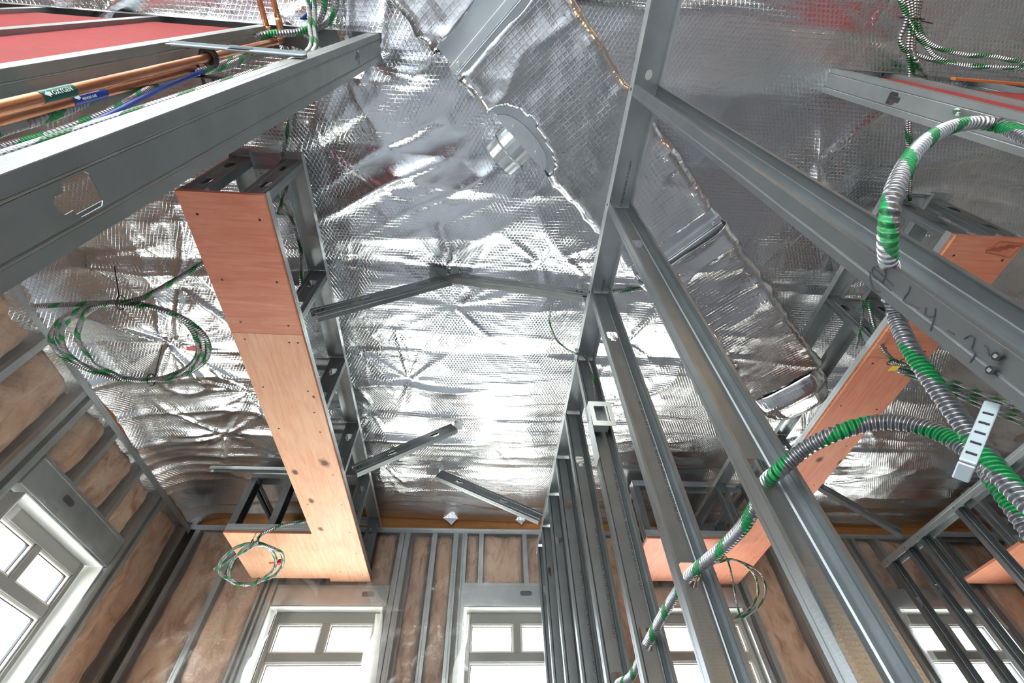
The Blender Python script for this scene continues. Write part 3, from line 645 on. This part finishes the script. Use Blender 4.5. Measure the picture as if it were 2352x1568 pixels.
crosswall([1.455, 1.70, 2.10, 2.5, 2.9, 3.38], 'stud wall at upper right with a strip of red plywood behind its end stud', [(1.50, 1.696, 2.12), (1.75, 2.095, 1.95)], 1, 2.185)
tag(build('orange_strip', MB().box(1.76, 3.3, .150, .158, 1.93, 1.955), ORANGE), 'thin orange edged strip along the dark wall at upper right', 'strip')
# adjustable bracket and pipe clamps
yb_, zb_ = .172, 1.80
b1_, b2_ = W(385, 100, 1, .165), W(700, 127, 1, .165)
t_ = thing('pipe_bracket', (b1_+b2_)/2, 'slotted grey bracket bar spanning two studs under the pipes at top left', 'bracket')
dv = (b2_-b1_); ln = dv.length; dv.normalize(); nv = Vector((0, 0, 1))-dv*dv.z; nv.normalize(); fv = dv.cross(nv)
mb = MB().obox(b1_+dv*ln*.72, dv*ln*.28, nv*.013, fv*.001); mb.obox(b1_+dv*ln*.72+nv*.0125, dv*ln*.28, nv*.001, fv*.007); build('outer_sleeve', mb, WHITEP, t_)
mb = MB().obox(b1_+dv*ln*.3, dv*ln*.3, nv*.010, fv*.001); mb.obox(b1_+dv*ln*.3+nv*.0095, dv*ln*.3, nv*.001, fv*.006); build('inner_slide', mb, WHITEP, t_)
mb = MB()
for k in range(44): mb.obox(b1_+dv*ln*(.1+.019*k)-fv*.0016, dv*.0018, nv*.003, fv*.0006)
build('slots', mb, BLACK, t_)
# copper pipes rise in the first bay, then turn back under the ceiling
def pipe(px0, py0, px1, py1, yv, upx, label, lab=None):
    a, b_ = W(px0, py0, 1, yv), W(px1, py1, 1, yv); x, y = (a.x+b_.x)/2, yv
    t_ = thing('copper_pipe', (x, y, -H), label, 'pipe', 'copper gas pipes')
    build('vertical_run', MB().tube([(x, y, -H), (x, y, .3), (x, y, 1.0), (x, y, 2.06)], .0105, 16, step=.1), COPPER, t_, smooth=True)
    build('elbow', MB().tube([(x, y, 2.03), (x, y, 2.07), (x, y-.012, 2.094), (x, y-.04, 2.10), (x, y-.07, 2.10)], .0122, 16, step=.008), COPPER, t_, smooth=True)
    build('ceiling_run', MB().tube([(x, y-.05, 2.10), (x-.01, y-.35, 2.10), (x-.02, y-1.6, 2.12)], .0105, 16, step=.1), COPPER, t_, smooth=True)
    if lab:
        txt, m, z0, z1, sub = lab
        lb = build('label_band', MB().tube([(x, y, z0), (x, y, z1)], .0110, 24, cap=False), m, t_, smooth=True)
        k = .0158; nx = Vector((x, y, 0)); nd = Vector((.86, -.5, 0)).normalized(); tdir = Vector((0, 0, 1)); side = nd.cross(tdir)
        for body, off, sz in sub:
            n2 = (nd+side*off).normalized(); p = Vector((x, y, z0+.022))+n2*.0115
            sd = tdir.cross(n2)*1; fontmesh('lettering', body, WHITEINK, lb, p-sd*sz*.35*(-1), tdir, -sd, sz)
        n2 = nd; sd = n2.cross(tdir); q = Vector((x, y, z0+.013))+n2*.0117
        mb = MB(); mb.add([q-tdir*.009, q+sd*.006, q+sd*.003, q+sd*.003+tdir*.006, q-sd*.003+tdir*.006, q-sd*.003, q-sd*.006], [(0, 1, 2, 3, 4, 5, 6)]); build('flow_arrow', mb, WHITEINK, lb)
    return t_
la = W(52, 222, 0, -.66); l2 = W(140, 205, 0, -.66)
P1 = W(0, 238, 1, .215); 
pz = lambda px, py, yv: W(px, py, 1, yv).z
pipe(0, 246, 480, 132, .214, 0, 'copper pipe with a green oxygen label at top left', ('OXYGEN', GREENLAB, pz(45, 222, .214), pz(140, 205, .214), [('OXYGEN', 0, .0115)]))
pipe(0, 268, 480, 152, .244, 0, 'copper pipe with a blue gas label at top left', ('NITROUS', BLUELAB, pz(122, 230, .244), pz(210, 210, .244), [('NITROUS OXIDE', .35, .0075), ('MEDICAL GAS', -.45, .0065)]))
pc_ = W(480, 145, 1, .229)
t_ = thing('pipe_clamp', pc_, 'black plastic double clamp holding the copper pipes to the bracket', 'clamp')
xa_, xb_ = W(0, 246, 1, .214).x, W(0, 268, 1, .244).x
for ya_, yc_ in ((.185, .192), (.262, .268)): build('bar', MB().box(pc_.x-.05, pc_.x+.05, ya_, yc_, pc_.z-.012, pc_.z+.012), BLACK, t_, bevel=.002)
for xx, yy in ((xa_, .214), (xb_, .244)):
    m_ = MB(); 
    pts = [(xx+.019*math.cos(a), yy+.019*math.sin(a), pc_.z) for a in np.linspace(0, 2*math.pi, 17)]
    m_.tube(pts, .0085, 8, step=.006); build('saddle', m_, BLACK, t_)
for k in range(3): build('tail', MB().obox((pc_.x-.03+.03*k, .285, pc_.z-.004), (.003, 0, 0), (0, .02, 0), (0, 0, .004)), BLACK, t_)
# ================================================================== cables
def cable(label, pts, r=.0125, m=MC, group='armoured cables', n=12, ripple=0, step=.015, name='armoured_cable', cat='cable'):
    mb = MB().tube(pts, r, n, ripple=ripple, step=step)
    return tag(build(name, mb, m, smooth=True), label, cat, group)
# two cables and a blue one in the first bay at top left
cable('green striped cable lying against the blue gas pipe at top left', [W(px, py, 1, y) for px, py, y in ((-200, 372, .262), (0, 298, .262), (120, 262, .258), (260, 208, .25), (400, 172, .255), (520, 152, .255), (575, 120, .24), (592, 85, .20))]+[Vector((-.66, .1, 2.14)), Vector((-.68, -.5, 2.15))], .0115)
cable('green striped cable sagging below the others at top left', [W(px, py, 1, y) for px, py, y in ((-200, 408, .262), (0, 345, .262), (130, 308, .262), (270, 250, .262), (380, 185, .26), (470, 160, .25), (560, 125, .24), (600, 80, .2))]+[Vector((-.62, .1, 2.15)), Vector((-.63, -.5, 2.16))], .010)
cable('slim blue cable crossing in front of the green striped one at top left', [W(px, py, 1, y) for px, py, y in ((-200, 432, .25), (0, 357, .25), (120, 322, .25), (250, 265, .25), (360, 208, .25), (460, 165, .25), (560, 110, .24), (585, 60, .2))]+[Vector((-.70, .08, 2.15)), Vector((-.72, -.5, 2.16))], .0055, BLUEC, 'blue cables', 8)
# pair hanging through the opening at top
for k, (a, b_, c, lab) in enumerate((((706, -10), (712, 60), (704, 120), 'left of the pair of striped cables dropping behind the end stud at top left'), ((722, -10), (722, 60), (716, 122), 'right of the pair of striped cables dropping behind the end stud at top left'))):
    p = [W(*a, 2, 2.14), W(*b_, 1, .15), W(*c, 1, .20)]; p.append(Vector((p[-1].x, .205, 1.2))); p.append(Vector((p[-1].x-.01, .205, .2)))
    cable(lab, p, .008, MCFAR, n=8)
# runs up the soffit ladder
cable('striped cable running up through the left soffit ladder', [W(680, 230, 2, 2.19), W(660, 300, 2, 2.17), W(652, 350, 2, 2.14), W(640, 440, 1, .80), W(668, 500, 1, .98), W(690, 570, 1, 1.12), W(692, 640, 1, 1.22), W(688, 680, 1, 1.3)], .009, MCFAR, n=8)
cable('short striped cable inside the left soffit beside its first posts', [W(640, 490, 1, .80), W(655, 440, 1, .78), W(668, 395, 1, .74), W(690, 330, 2, 2.18)], .008, MCFAR, n=8)
# coils -----------------------------------------------------------
def tie(mb, c, ax, ay, tail, r_=.02):
    c, ax, ay = Vector(c), Vector(ax).normalized(), Vector(ay).normalized()
    mb.tube([c+ax*r_*math.cos(a)+ay*r_*math.sin(a)*1.3 for a in np.linspace(0, 2*math.pi, 15)], .0028, 6, step=.005)
    mb.tube([c+ay*r_, c+ay*r_+Vector(tail)], .0022, 5); return mb
def coil(name, label, center, ea, eb, turns, lead, tail, r_, m, ties, tagm=None, tagpos=.12, seed=0):
    """rings lying in the plane of half-axes ea, eb; the lead goes up, the tail sticks out"""
    t_ = thing(name, center, label, 'cable coil', 'cable coils'); rr = random.Random(seed); pts = list(map(Vector, lead)); C_, A, B = Vector(center), Vector(ea), Vector(eb)
    nn = A.cross(B).normalized(); N_ = 18*turns
    for k in range(N_+1):
        a = math.pi/2-2*math.pi*k/18; j = k/N_; f = 1+.10*math.sin(a*.5+seed)*(j-.3)+.05*math.sin(2.3*j*turns+seed)
        off = (j-.5)*(.13*max(0, -math.cos(a))+.05*max(0, math.cos(a))); pts.append(C_+A*math.cos(a)*f+B*math.sin(a)*(1+.06*(j-.5)*(1 if math.sin(a) < .8 else .2))+A.normalized()*off*1.2+nn*(rr.random()-.5)*.02)
    pts += list(map(Vector, tail))
    build('cable', MB().tube(pts, r_, 10, step=.016), m, t_, smooth=True)
    for a, tl in ties:
        p = C_+A*math.cos(a)*1.0+B*math.sin(a)*1.0; td = (-A*math.sin(a)+B*math.cos(a)).normalized(); rd = (A*math.cos(a)+B*math.sin(a)).normalized()
        build('cable_tie', tie(MB(), p, nn, rd, tl, .027), BLACK, t_)
    if tagm:
        a = tagpos; p = C_+A*math.cos(a)*.985+B*math.sin(a)*.985; td = (-A*math.sin(a)+B*math.cos(a)).normalized(); rd = (A*math.cos(a)+B*math.sin(a)).normalized()
        mb = MB().obox(p, td*.018, rd*.0135, nn*.0135); mb.obox(p-rd*.045, rd*.032, td*.014, nn*.0006); build('tape_flag', mb, tagm, t_)
    return t_
c1 = W(305, 790, 2, 1.75)
eaa = (W(470, 785, 2, 1.75)-W(140, 785, 2, 1.75))*.5; ebb = (W(290, 702, 2, 1.75)-W(340, 878, 2, 1.75))*.5
lead = [W(520, 575, 2, 1.86), W(465, 606, 2, 1.80), W(400, 645, 2, 1.775), W(330, 683, 2, 1.76)]
coil('cable_coil', 'big loop of striped cable tied up under the foil at left', c1, eaa, ebb, 4, lead, [W(200, 697, 2, 1.76), W(82, 703, 2, 1.77)], .0118, MC,
     [(math.pi/2, Vector((.0, -.13, .06))), (-math.pi/2+.12, Vector((.08, -.20, .08)))], REDTAG, -.15, 2)
c2 = W(577, 1297, 2, 1.52)
ea2 = (W(642, 1290, 2, 1.52)-W(512, 1290, 2, 1.52))*.5; eb2 = (W(592, 1250, 2, 1.52)-W(565, 1342, 2, 1.52))*.5
coil('cable_coil', 'small loop of striped cable hanging in front of the plywood corner', c2, ea2, eb2, 2, [W(740, 1188, 2, 1.74), W(700, 1197, 2, 1.70), W(650, 1205, 2, 1.65), W(600, 1228, 2, 1.58)], [W(520, 1290, 2, 1.53), W(494, 1306, 2, 1.54)], .011, MC,
     [(math.pi/2+.2, Vector((.02, -.03, .05))), (-math.pi/2+.45, Vector((.06, -.05, .05)))], REDTAG, .15, 5)
c3 = W(1668, 1350, 1, 3.25)
coil('cable_coil', 'thin loop of striped cable hanging behind the studs under the right soffit', c3, W(1748, 1350, 1, 3.25)-c3, W(1672, 1285, 1, 3.25)-c3, 3, [W(1618, 1235, 2, 1.76), W(1606, 1218, 2, 1.74), W(1612, 1260, 1, 3.1), W(1640, 1290, 1, 3.2)], [W(1700, 1420, 1, 3.25)], .0075, MCFAR, [], YELTAG, 2.2, 8)
# bundle pulled to the right soffit, with a yellow flag
bz = 1.60
t_ = thing('cable_bundle', W(2200, 870, 2, bz), 'flat loops of striped cable tied beside the right soffit', 'cable bundle')
for k in range(4):
    dy = 14*(k % 2)+6*(k//2); build('cable', MB().tube([W(2046+6*k, 832+dy, 2, bz+.01*k), W(2100, 846+dy, 2, bz+.01*k), W(2180, 872+dy*1.4, 2, bz+.01*k), W(2260, 905+dy*1.6, 2, bz+.01*k), W(2340, 935+dy*1.8, 2, bz+.01*k), W(2480, 990+dy*2, 2, bz+.01*k)], .010, 10), MCFAR, t_, smooth=True)
build('cable', MB().tube([W(1995, 690, 2, 1.9), W(2004, 735, 2, 1.8), W(2020, 785, 2, 1.70), W(2046, 822, 2, bz+.02), W(2080, 838, 2, bz)], .010, 10), MCFAR, t_, smooth=True)
build('cable_tie', tie(MB(), W(2050, 832, 2, bz), (0, 1, .2), (1, 0, 0), (.12, -.02, .05)), BLACK, t_)
build('tape_flag', MB().obox(W(2054, 846, 2, bz-.02), (.018, 0, 0), (0, .018, .004), (0, 0, .001)), YELTAG, t_)
cable('slim striped cable hanging inside the dark frame of the right soffit', [W(1984, 690, 2, 1.95), W(1978, 745, 2, 1.83), W(1966, 800, 2, 1.74)], .006, MCFAR, n=8)
# bundle at top right, fanning out over the red panel wall
fan = [[(2078, -20), (2090, 40), (2086, 120), (2092, 160), (2083, 280), (2086, 345), (2084, 450)], [(2092, -20), (2096, 40), (2098, 100), (2096, 170), (2089, 285), (2092, 350), (2090, 460)],
       [(2104, -20), (2100, 40), (2096, 110), (2108, 150), (2130, 175), (2165, 210), (2200, 260)], [(2112, -20), (2104, 40), (2094, 110), (2112, 160), (2145, 190), (2180, 230)],
       [(2060, -20), (2082, 45), (2068, 85), (2075, 112), (2110, 128), (2180, 145), (2260, 152), (2352, 158), (2480, 170)], [(2120, -20), (2108, 40), (2120, 85), (2150, 108), (2210, 125), (2280, 130), (2345, 142), (2480, 155)],
       [(2068, -20), (2086, 42), (2105, 80), (2130, 108), (2150, 130), (2220, 152), (2340, 155), (2480, 160)]]
names = ['leftmost', 'second from left', 'third from left', 'fourth from left', 'bending', 'upper bending', 'lower bending']
t_ = thing('cable_bundle', W(2092, 42, 2, 2.1), 'tied bunch of striped cables dropping and fanning out at upper right', 'cable bundle')
for k, pth in enumerate(fan):
    pz_ = []
    for j, (px, py) in enumerate(pth):
        z_ = 2.12 if k >= 4 else 2.12
        if k in (2, 3) and py > 165: pz_.append(W(px, py, 1, .205)); continue
        pz_.append(W(px, py, 2, z_))
    build('cable', MB().tube(pz_, .0085, 10), MCFAR, t_, smooth=True)
ct = W(2094, 42, 2, 2.11); build('cable_tie', tie(MB(), ct, (1, 0, 0), (.3, 0, .9), (.13, .01, .02), .045), BLACK, t_)
# big foreground cables ------------------------------------------
cable('thick green striped cable looping close to the camera at right', [W(2500, 420, 1, .125), W(2420, 352, 1, .118), W(2352, 312, 1, .112), W(2290, 287, 1, .110), W(2230, 283, 1, .110), W(2170, 298, 1, .113), W(2115, 335, 1, .120), W(2075, 390, 1, .132), W(2048, 460, 1, .150), W(2040, 530, 1, .178), W(2040, 590, 1, .212), Vector((.512, .256, .482)), W(2057, 720, 1, .295), W(2085, 790, 1, .305), W(2130, 860, 1, .312), W(2180, 930, 1, .318), W(2235, 1005, 1, .322), W(2290, 1080, 1, .322), W(2352, 1145, 1, .318), W(2450, 1230, 1, .31)], .0095, MC, n=20, ripple=.055, step=.0016)
cable('thick green striped cable threaded through the stud holes at right', [W(2450, 1330, 1, .42), W(2352, 1190, 1, .425), W(2300, 1120, 1, .43), W(2245, 1050, 1, .44), W(2160, 995, 1, .455), W(2080, 972, 1, .475), W(2000, 972, 1, .50), W(1920, 995, 1, .53), W(1850, 1030, 1, .575), W(1790, 1080, 1, .62), Vector((.516, .67, .466)), W(1720, 1190, 0, .516), W(1665, 1252, 0, .514), Vector((.514, 1.076, .488)), W(1545, 1375, 0, .514), W(1512, 1430, 0, .514), Vector((.512, 1.483, .476)), Vector((.512, 1.7, .455)), Vector((.512, 1.89, .48)), Vector((.512, 2.05, .47))], .0122, MC, n=20, ripple=.055, step=.0016)
# slotted strap on the nearest stud
sa, sb = Vector((XF-.006, .275, .272)), Vector((XF-.05, .335, .225))
s1, s2 = W(2280, 925, 1, .272), W(2222, 1062, 1, .288)
t_ = thing('cable_support_strap', s2, 'white slotted strap screwed to the nearest stud and holding two cables', 'cable strap')
d_ = (s2-s1); L_ = d_.length; d_.normalize(); cv = (s1+s2)/2; vw = -cv.normalized(); sd = d_.cross(vw).normalized(); nv = sd.cross(d_).normalized()
build('band', MB().obox(cv, d_*(L_/2), sd*.0056, nv*.0014), WHITEP, t_, bevel=.0012)
rb = MB()
for k in range(5): rb.obox(s1+d_*L_*(.22+.165*k)+nv*.0016, d_*.0011, sd*.0036, nv*.0006)
build('slots', rb, BLACK, t_)
build('lower_lip', MB().obox(s2-nv*.012, d_*.0016, sd*.0056, nv*.010), WHITEP, t_, bevel=.001)
h1 = W(2330, 870, 0, XF-.0025)
for px, py in ((2292, 818), (2278, 850)):
    p = W(px, py, 0, XF-.003); sw = build('screw', MB().tube([p+Vector((.001, 0, 0)), p-Vector((.0022, 0, 0))], .0042, 16), BLACK, t_, bevel=.0005)
    build('recess', MB().obox(p-Vector((.0026, 0, 0)), (.0004, 0, 0), (0, .0016, 0), (0, 0, .0016)), STEEL, sw)
# ================================================================== electrical box between studs D and E
t_ = thing('electrical_box', (XP, 1.45, 1.25), 'steel electrical box with an open plaster ring held between two studs', 'electrical box')
q = [W(px, py, 0, XP-.044) for px, py in ((1352, 920), (1398, 916), (1412, 972), (1366, 976))]
c_ = sum(q, Vector())/4; ux = Vector((0, 1, 0)); uz = Vector((0, 0, 1)); by, bz_ = 1.46, 1.345
yb0 = 1.395; qa, qb, qd = W(1351, 921, 1, yb0), W(1400, 917, 1, yb0), W(1364, 976, 1, yb0)
x0, x1, zt_, zb_ = qa.x, qb.x, qa.z, qd.z; xc_, zc_ = (x0+x1)/2, (zt_+zb_)/2; hx, hz = (x1-x0)/2, (zt_-zb_)/2
mb = MB()
for a, b_, c, d in ((-1, 1, .62, 1), (-1, 1, -1, -.62), (-1, -.62, -.62, .62), (.36, .52, -.62, .62), (.66, 1, -.62, .62)): mb.box(xc_+hx*a, xc_+hx*b_, yb0, yb0+.0025, zc_+hz*c, zc_+hz*d)
build('plaster_ring', mb, CLIPW, t_)
mb = MB(); xr_ = xc_+hx*.40; k = .002
mb.box(x0, xr_, yb0+.040, yb0+.042, zb_, zt_); mb.box(x0, x0+k, yb0+.0025, yb0+.04, zb_, zt_); mb.box(xr_-k, xr_, yb0+.0025, yb0+.04, zb_, zt_); mb.box(x0, xr_, yb0+.0025, yb0+.04, zb_, zb_+k); mb.box(x0, xr_, yb0+.0025, yb0+.04, zt_-k, zt_)
build('box_body', mb, STEEL, t_, bevel=.001)
build('bracket', MB().box(x0-.004, x0-.0025, yb0-.002, yb0+.07, zb_-.16, zb_+.05), STEEL, t_, bevel=.001)
cable('thin striped cable looping down the foil and into the electrical box', [W(1268, 700, 2, 2.2), W(1262, 735, 2, 2.18), W(1275, 775, 2, 2.12), W(1300, 800, 2, 1.98), W(1325, 812, 0, .42), Vector((.475, 1.45, 1.80)), W(1345, 820, 0, .515), W(1358, 850, 0, .515), W(1364, 885, 0, .515), W(1366, 915, 0, .512)], .0062, MCFAR, n=8)
cable('thin striped cable lying on the foil just right of the partition', [W(1400, 672, 2, 2.21), W(1440, 668, 2, 2.22), W(1490, 662, 2, 2.23)], .008, MCFAR, n=8)
# ================================================================== plastic films
def sheet(label, O, u, n, u0, u1, z0, z1, ops, d, seed, m=POLY):
    O, u, n = Vector(O), Vector(u), Vector(n); nu, nz = int((u1-u0)/.025), int((z1-z0)/.03)
    U, Zz = np.meshgrid(np.linspace(u0, u1, nu), np.linspace(z0, z1, nz), indexing='ij')
    D = -d-.010*vn(U*3, Zz*2, seed)-.014*ridge(vn(U*2+Zz*1.4, Zz*4-U*3, seed+1))**6-.009*ridge(vn(U*5-Zz*2, Zz*3, seed+2))**4
    keep = np.ones(U.shape, bool)
    for a, b_, c, e_ in ops:
        j = .05*(vn(U*6, Zz*6, seed+3)-.5); keep[(U > a+j) & (U < b_+j) & (Zz > c) & (Zz < e_+j)] = False
    X_ = O.x+u.x*U+n.x*D; Y_ = O.y+u.y*U+n.y*D
    return tag(build('plastic_sheet', MB().grid(X_, Y_, Zz, keep), m, smooth=True), label, 'plastic sheet', 'vapour barrier sheets')
sheet('clear wrinkled vapour barrier over the window wall', OB, UB, NB, XL+.06, 5.4, -1.0, 2.14, [(c-h-.0, c+h-.0, -.5, 1.50) for c, h in WIN], .006, 70)
sheet('clear wrinkled vapour barrier over the left wall', OL, UL, NL, .25, YB-.06, -1.0, 2.10, [(2.39, 3.21, -.5, 1.48)], .006, 80, POLYL)
def flap(name, pts_px, ax, val, label, seed, m=POLYW):
    """a loose torn strip of film: outline from edge pairs"""
    rows = [(W(*a, ax, val), W(*b_, ax, val-.0)) for a, b_ in pts_px]; mb = MB(); k = 8; o = mb.n
    for i, (a, b_) in enumerate(rows):
        for j in range(k):
            p = a.lerp(b_, j/(k-1)); w_ = .03*(vn(p.x*14+seed, p.z*9, seed)-.5); p = p+Vector((w_ if ax == 0 else 0, -abs(w_)*1.0-.004 if ax == 1 else 0, 0)); mb.v.append(tuple(p)); mb.n += 1
    for i in range(len(rows)-1):
        for j in range(k-1): q_ = o+i*k+j; mb.f.append((q_, q_+1, q_+k+1, q_+k))
    o_ = build(name, mb, m, smooth=True); sb_ = o_.modifiers.new('s', 'SUBSURF'); sb_.levels = 1; sb_.render_levels = 2
    return tag(o_, label, 'plastic sheet', 'torn film')
flap('torn_plastic', [((862, 1410), (880, 1410)), ((860, 1452), (878, 1450)), ((850, 1475), (874, 1470)), ((832, 1500), (872, 1490)), ((830, 1530), (868, 1530)), ((826, 1590), (862, 1590))], 1, 3.86, 'milky torn film hanging over the right side of the first window', 3)
flap('torn_plastic', [((1072, 1412), (1078, 1412)), ((1064, 1480), (1074, 1480)), ((1050, 1510), (1064, 1500)), ((1040, 1530), (1062, 1525)), ((1036, 1590), (1060, 1590))], 1, 3.86, 'milky film flap beside the left jamb of the middle window', 6)
flap('torn_plastic', [((614, 1460), (618, 1458)), ((570, 1515), (598, 1495)), ((556, 1545), (582, 1530)), ((548, 1600), (566, 1600))], 1, 3.86, 'torn film corner beside the left jamb of the first window', 9)
flap('torn_plastic', [((838, 1340), (855, 1338)), ((848, 1380), (872, 1376)), ((862, 1402), (900, 1396)), ((868, 1406), (940, 1404))], 1, 3.85, 'wrinkled film gathered below the end of the left plywood soffit', 12, POLY)
flap('torn_plastic', [((690, 1326), (706, 1326)), ((712, 1345), (726, 1340)), ((722, 1358), (732, 1352)), ((724, 1372), (730, 1372))], 1, 3.85, 'creased film hanging under the plywood crosspiece', 15, POLY)
# small foil scraps pinned over the timber
for px, py, lab in ((1030, 1200, 'foil scrap hanging over the timber left of the partition'), (1190, 1200, 'foil scrap hanging over the timber close to the partition')):
    p = W(px, py, 1, 3.87); mb = MB(); mb.add([p+Vector((-.06, 0, .05)), p+Vector((.09, .0, .05)), p+Vector((.05, -.01, .0)), p+Vector((.03, -.015, -.03)), p+Vector((-.01, -.008, .01))], [(0, 1, 2, 3, 4)])
    tag(build('foil_scrap', mb, FOILD, solid=.001), lab, 'foil scrap', 'foil scraps')
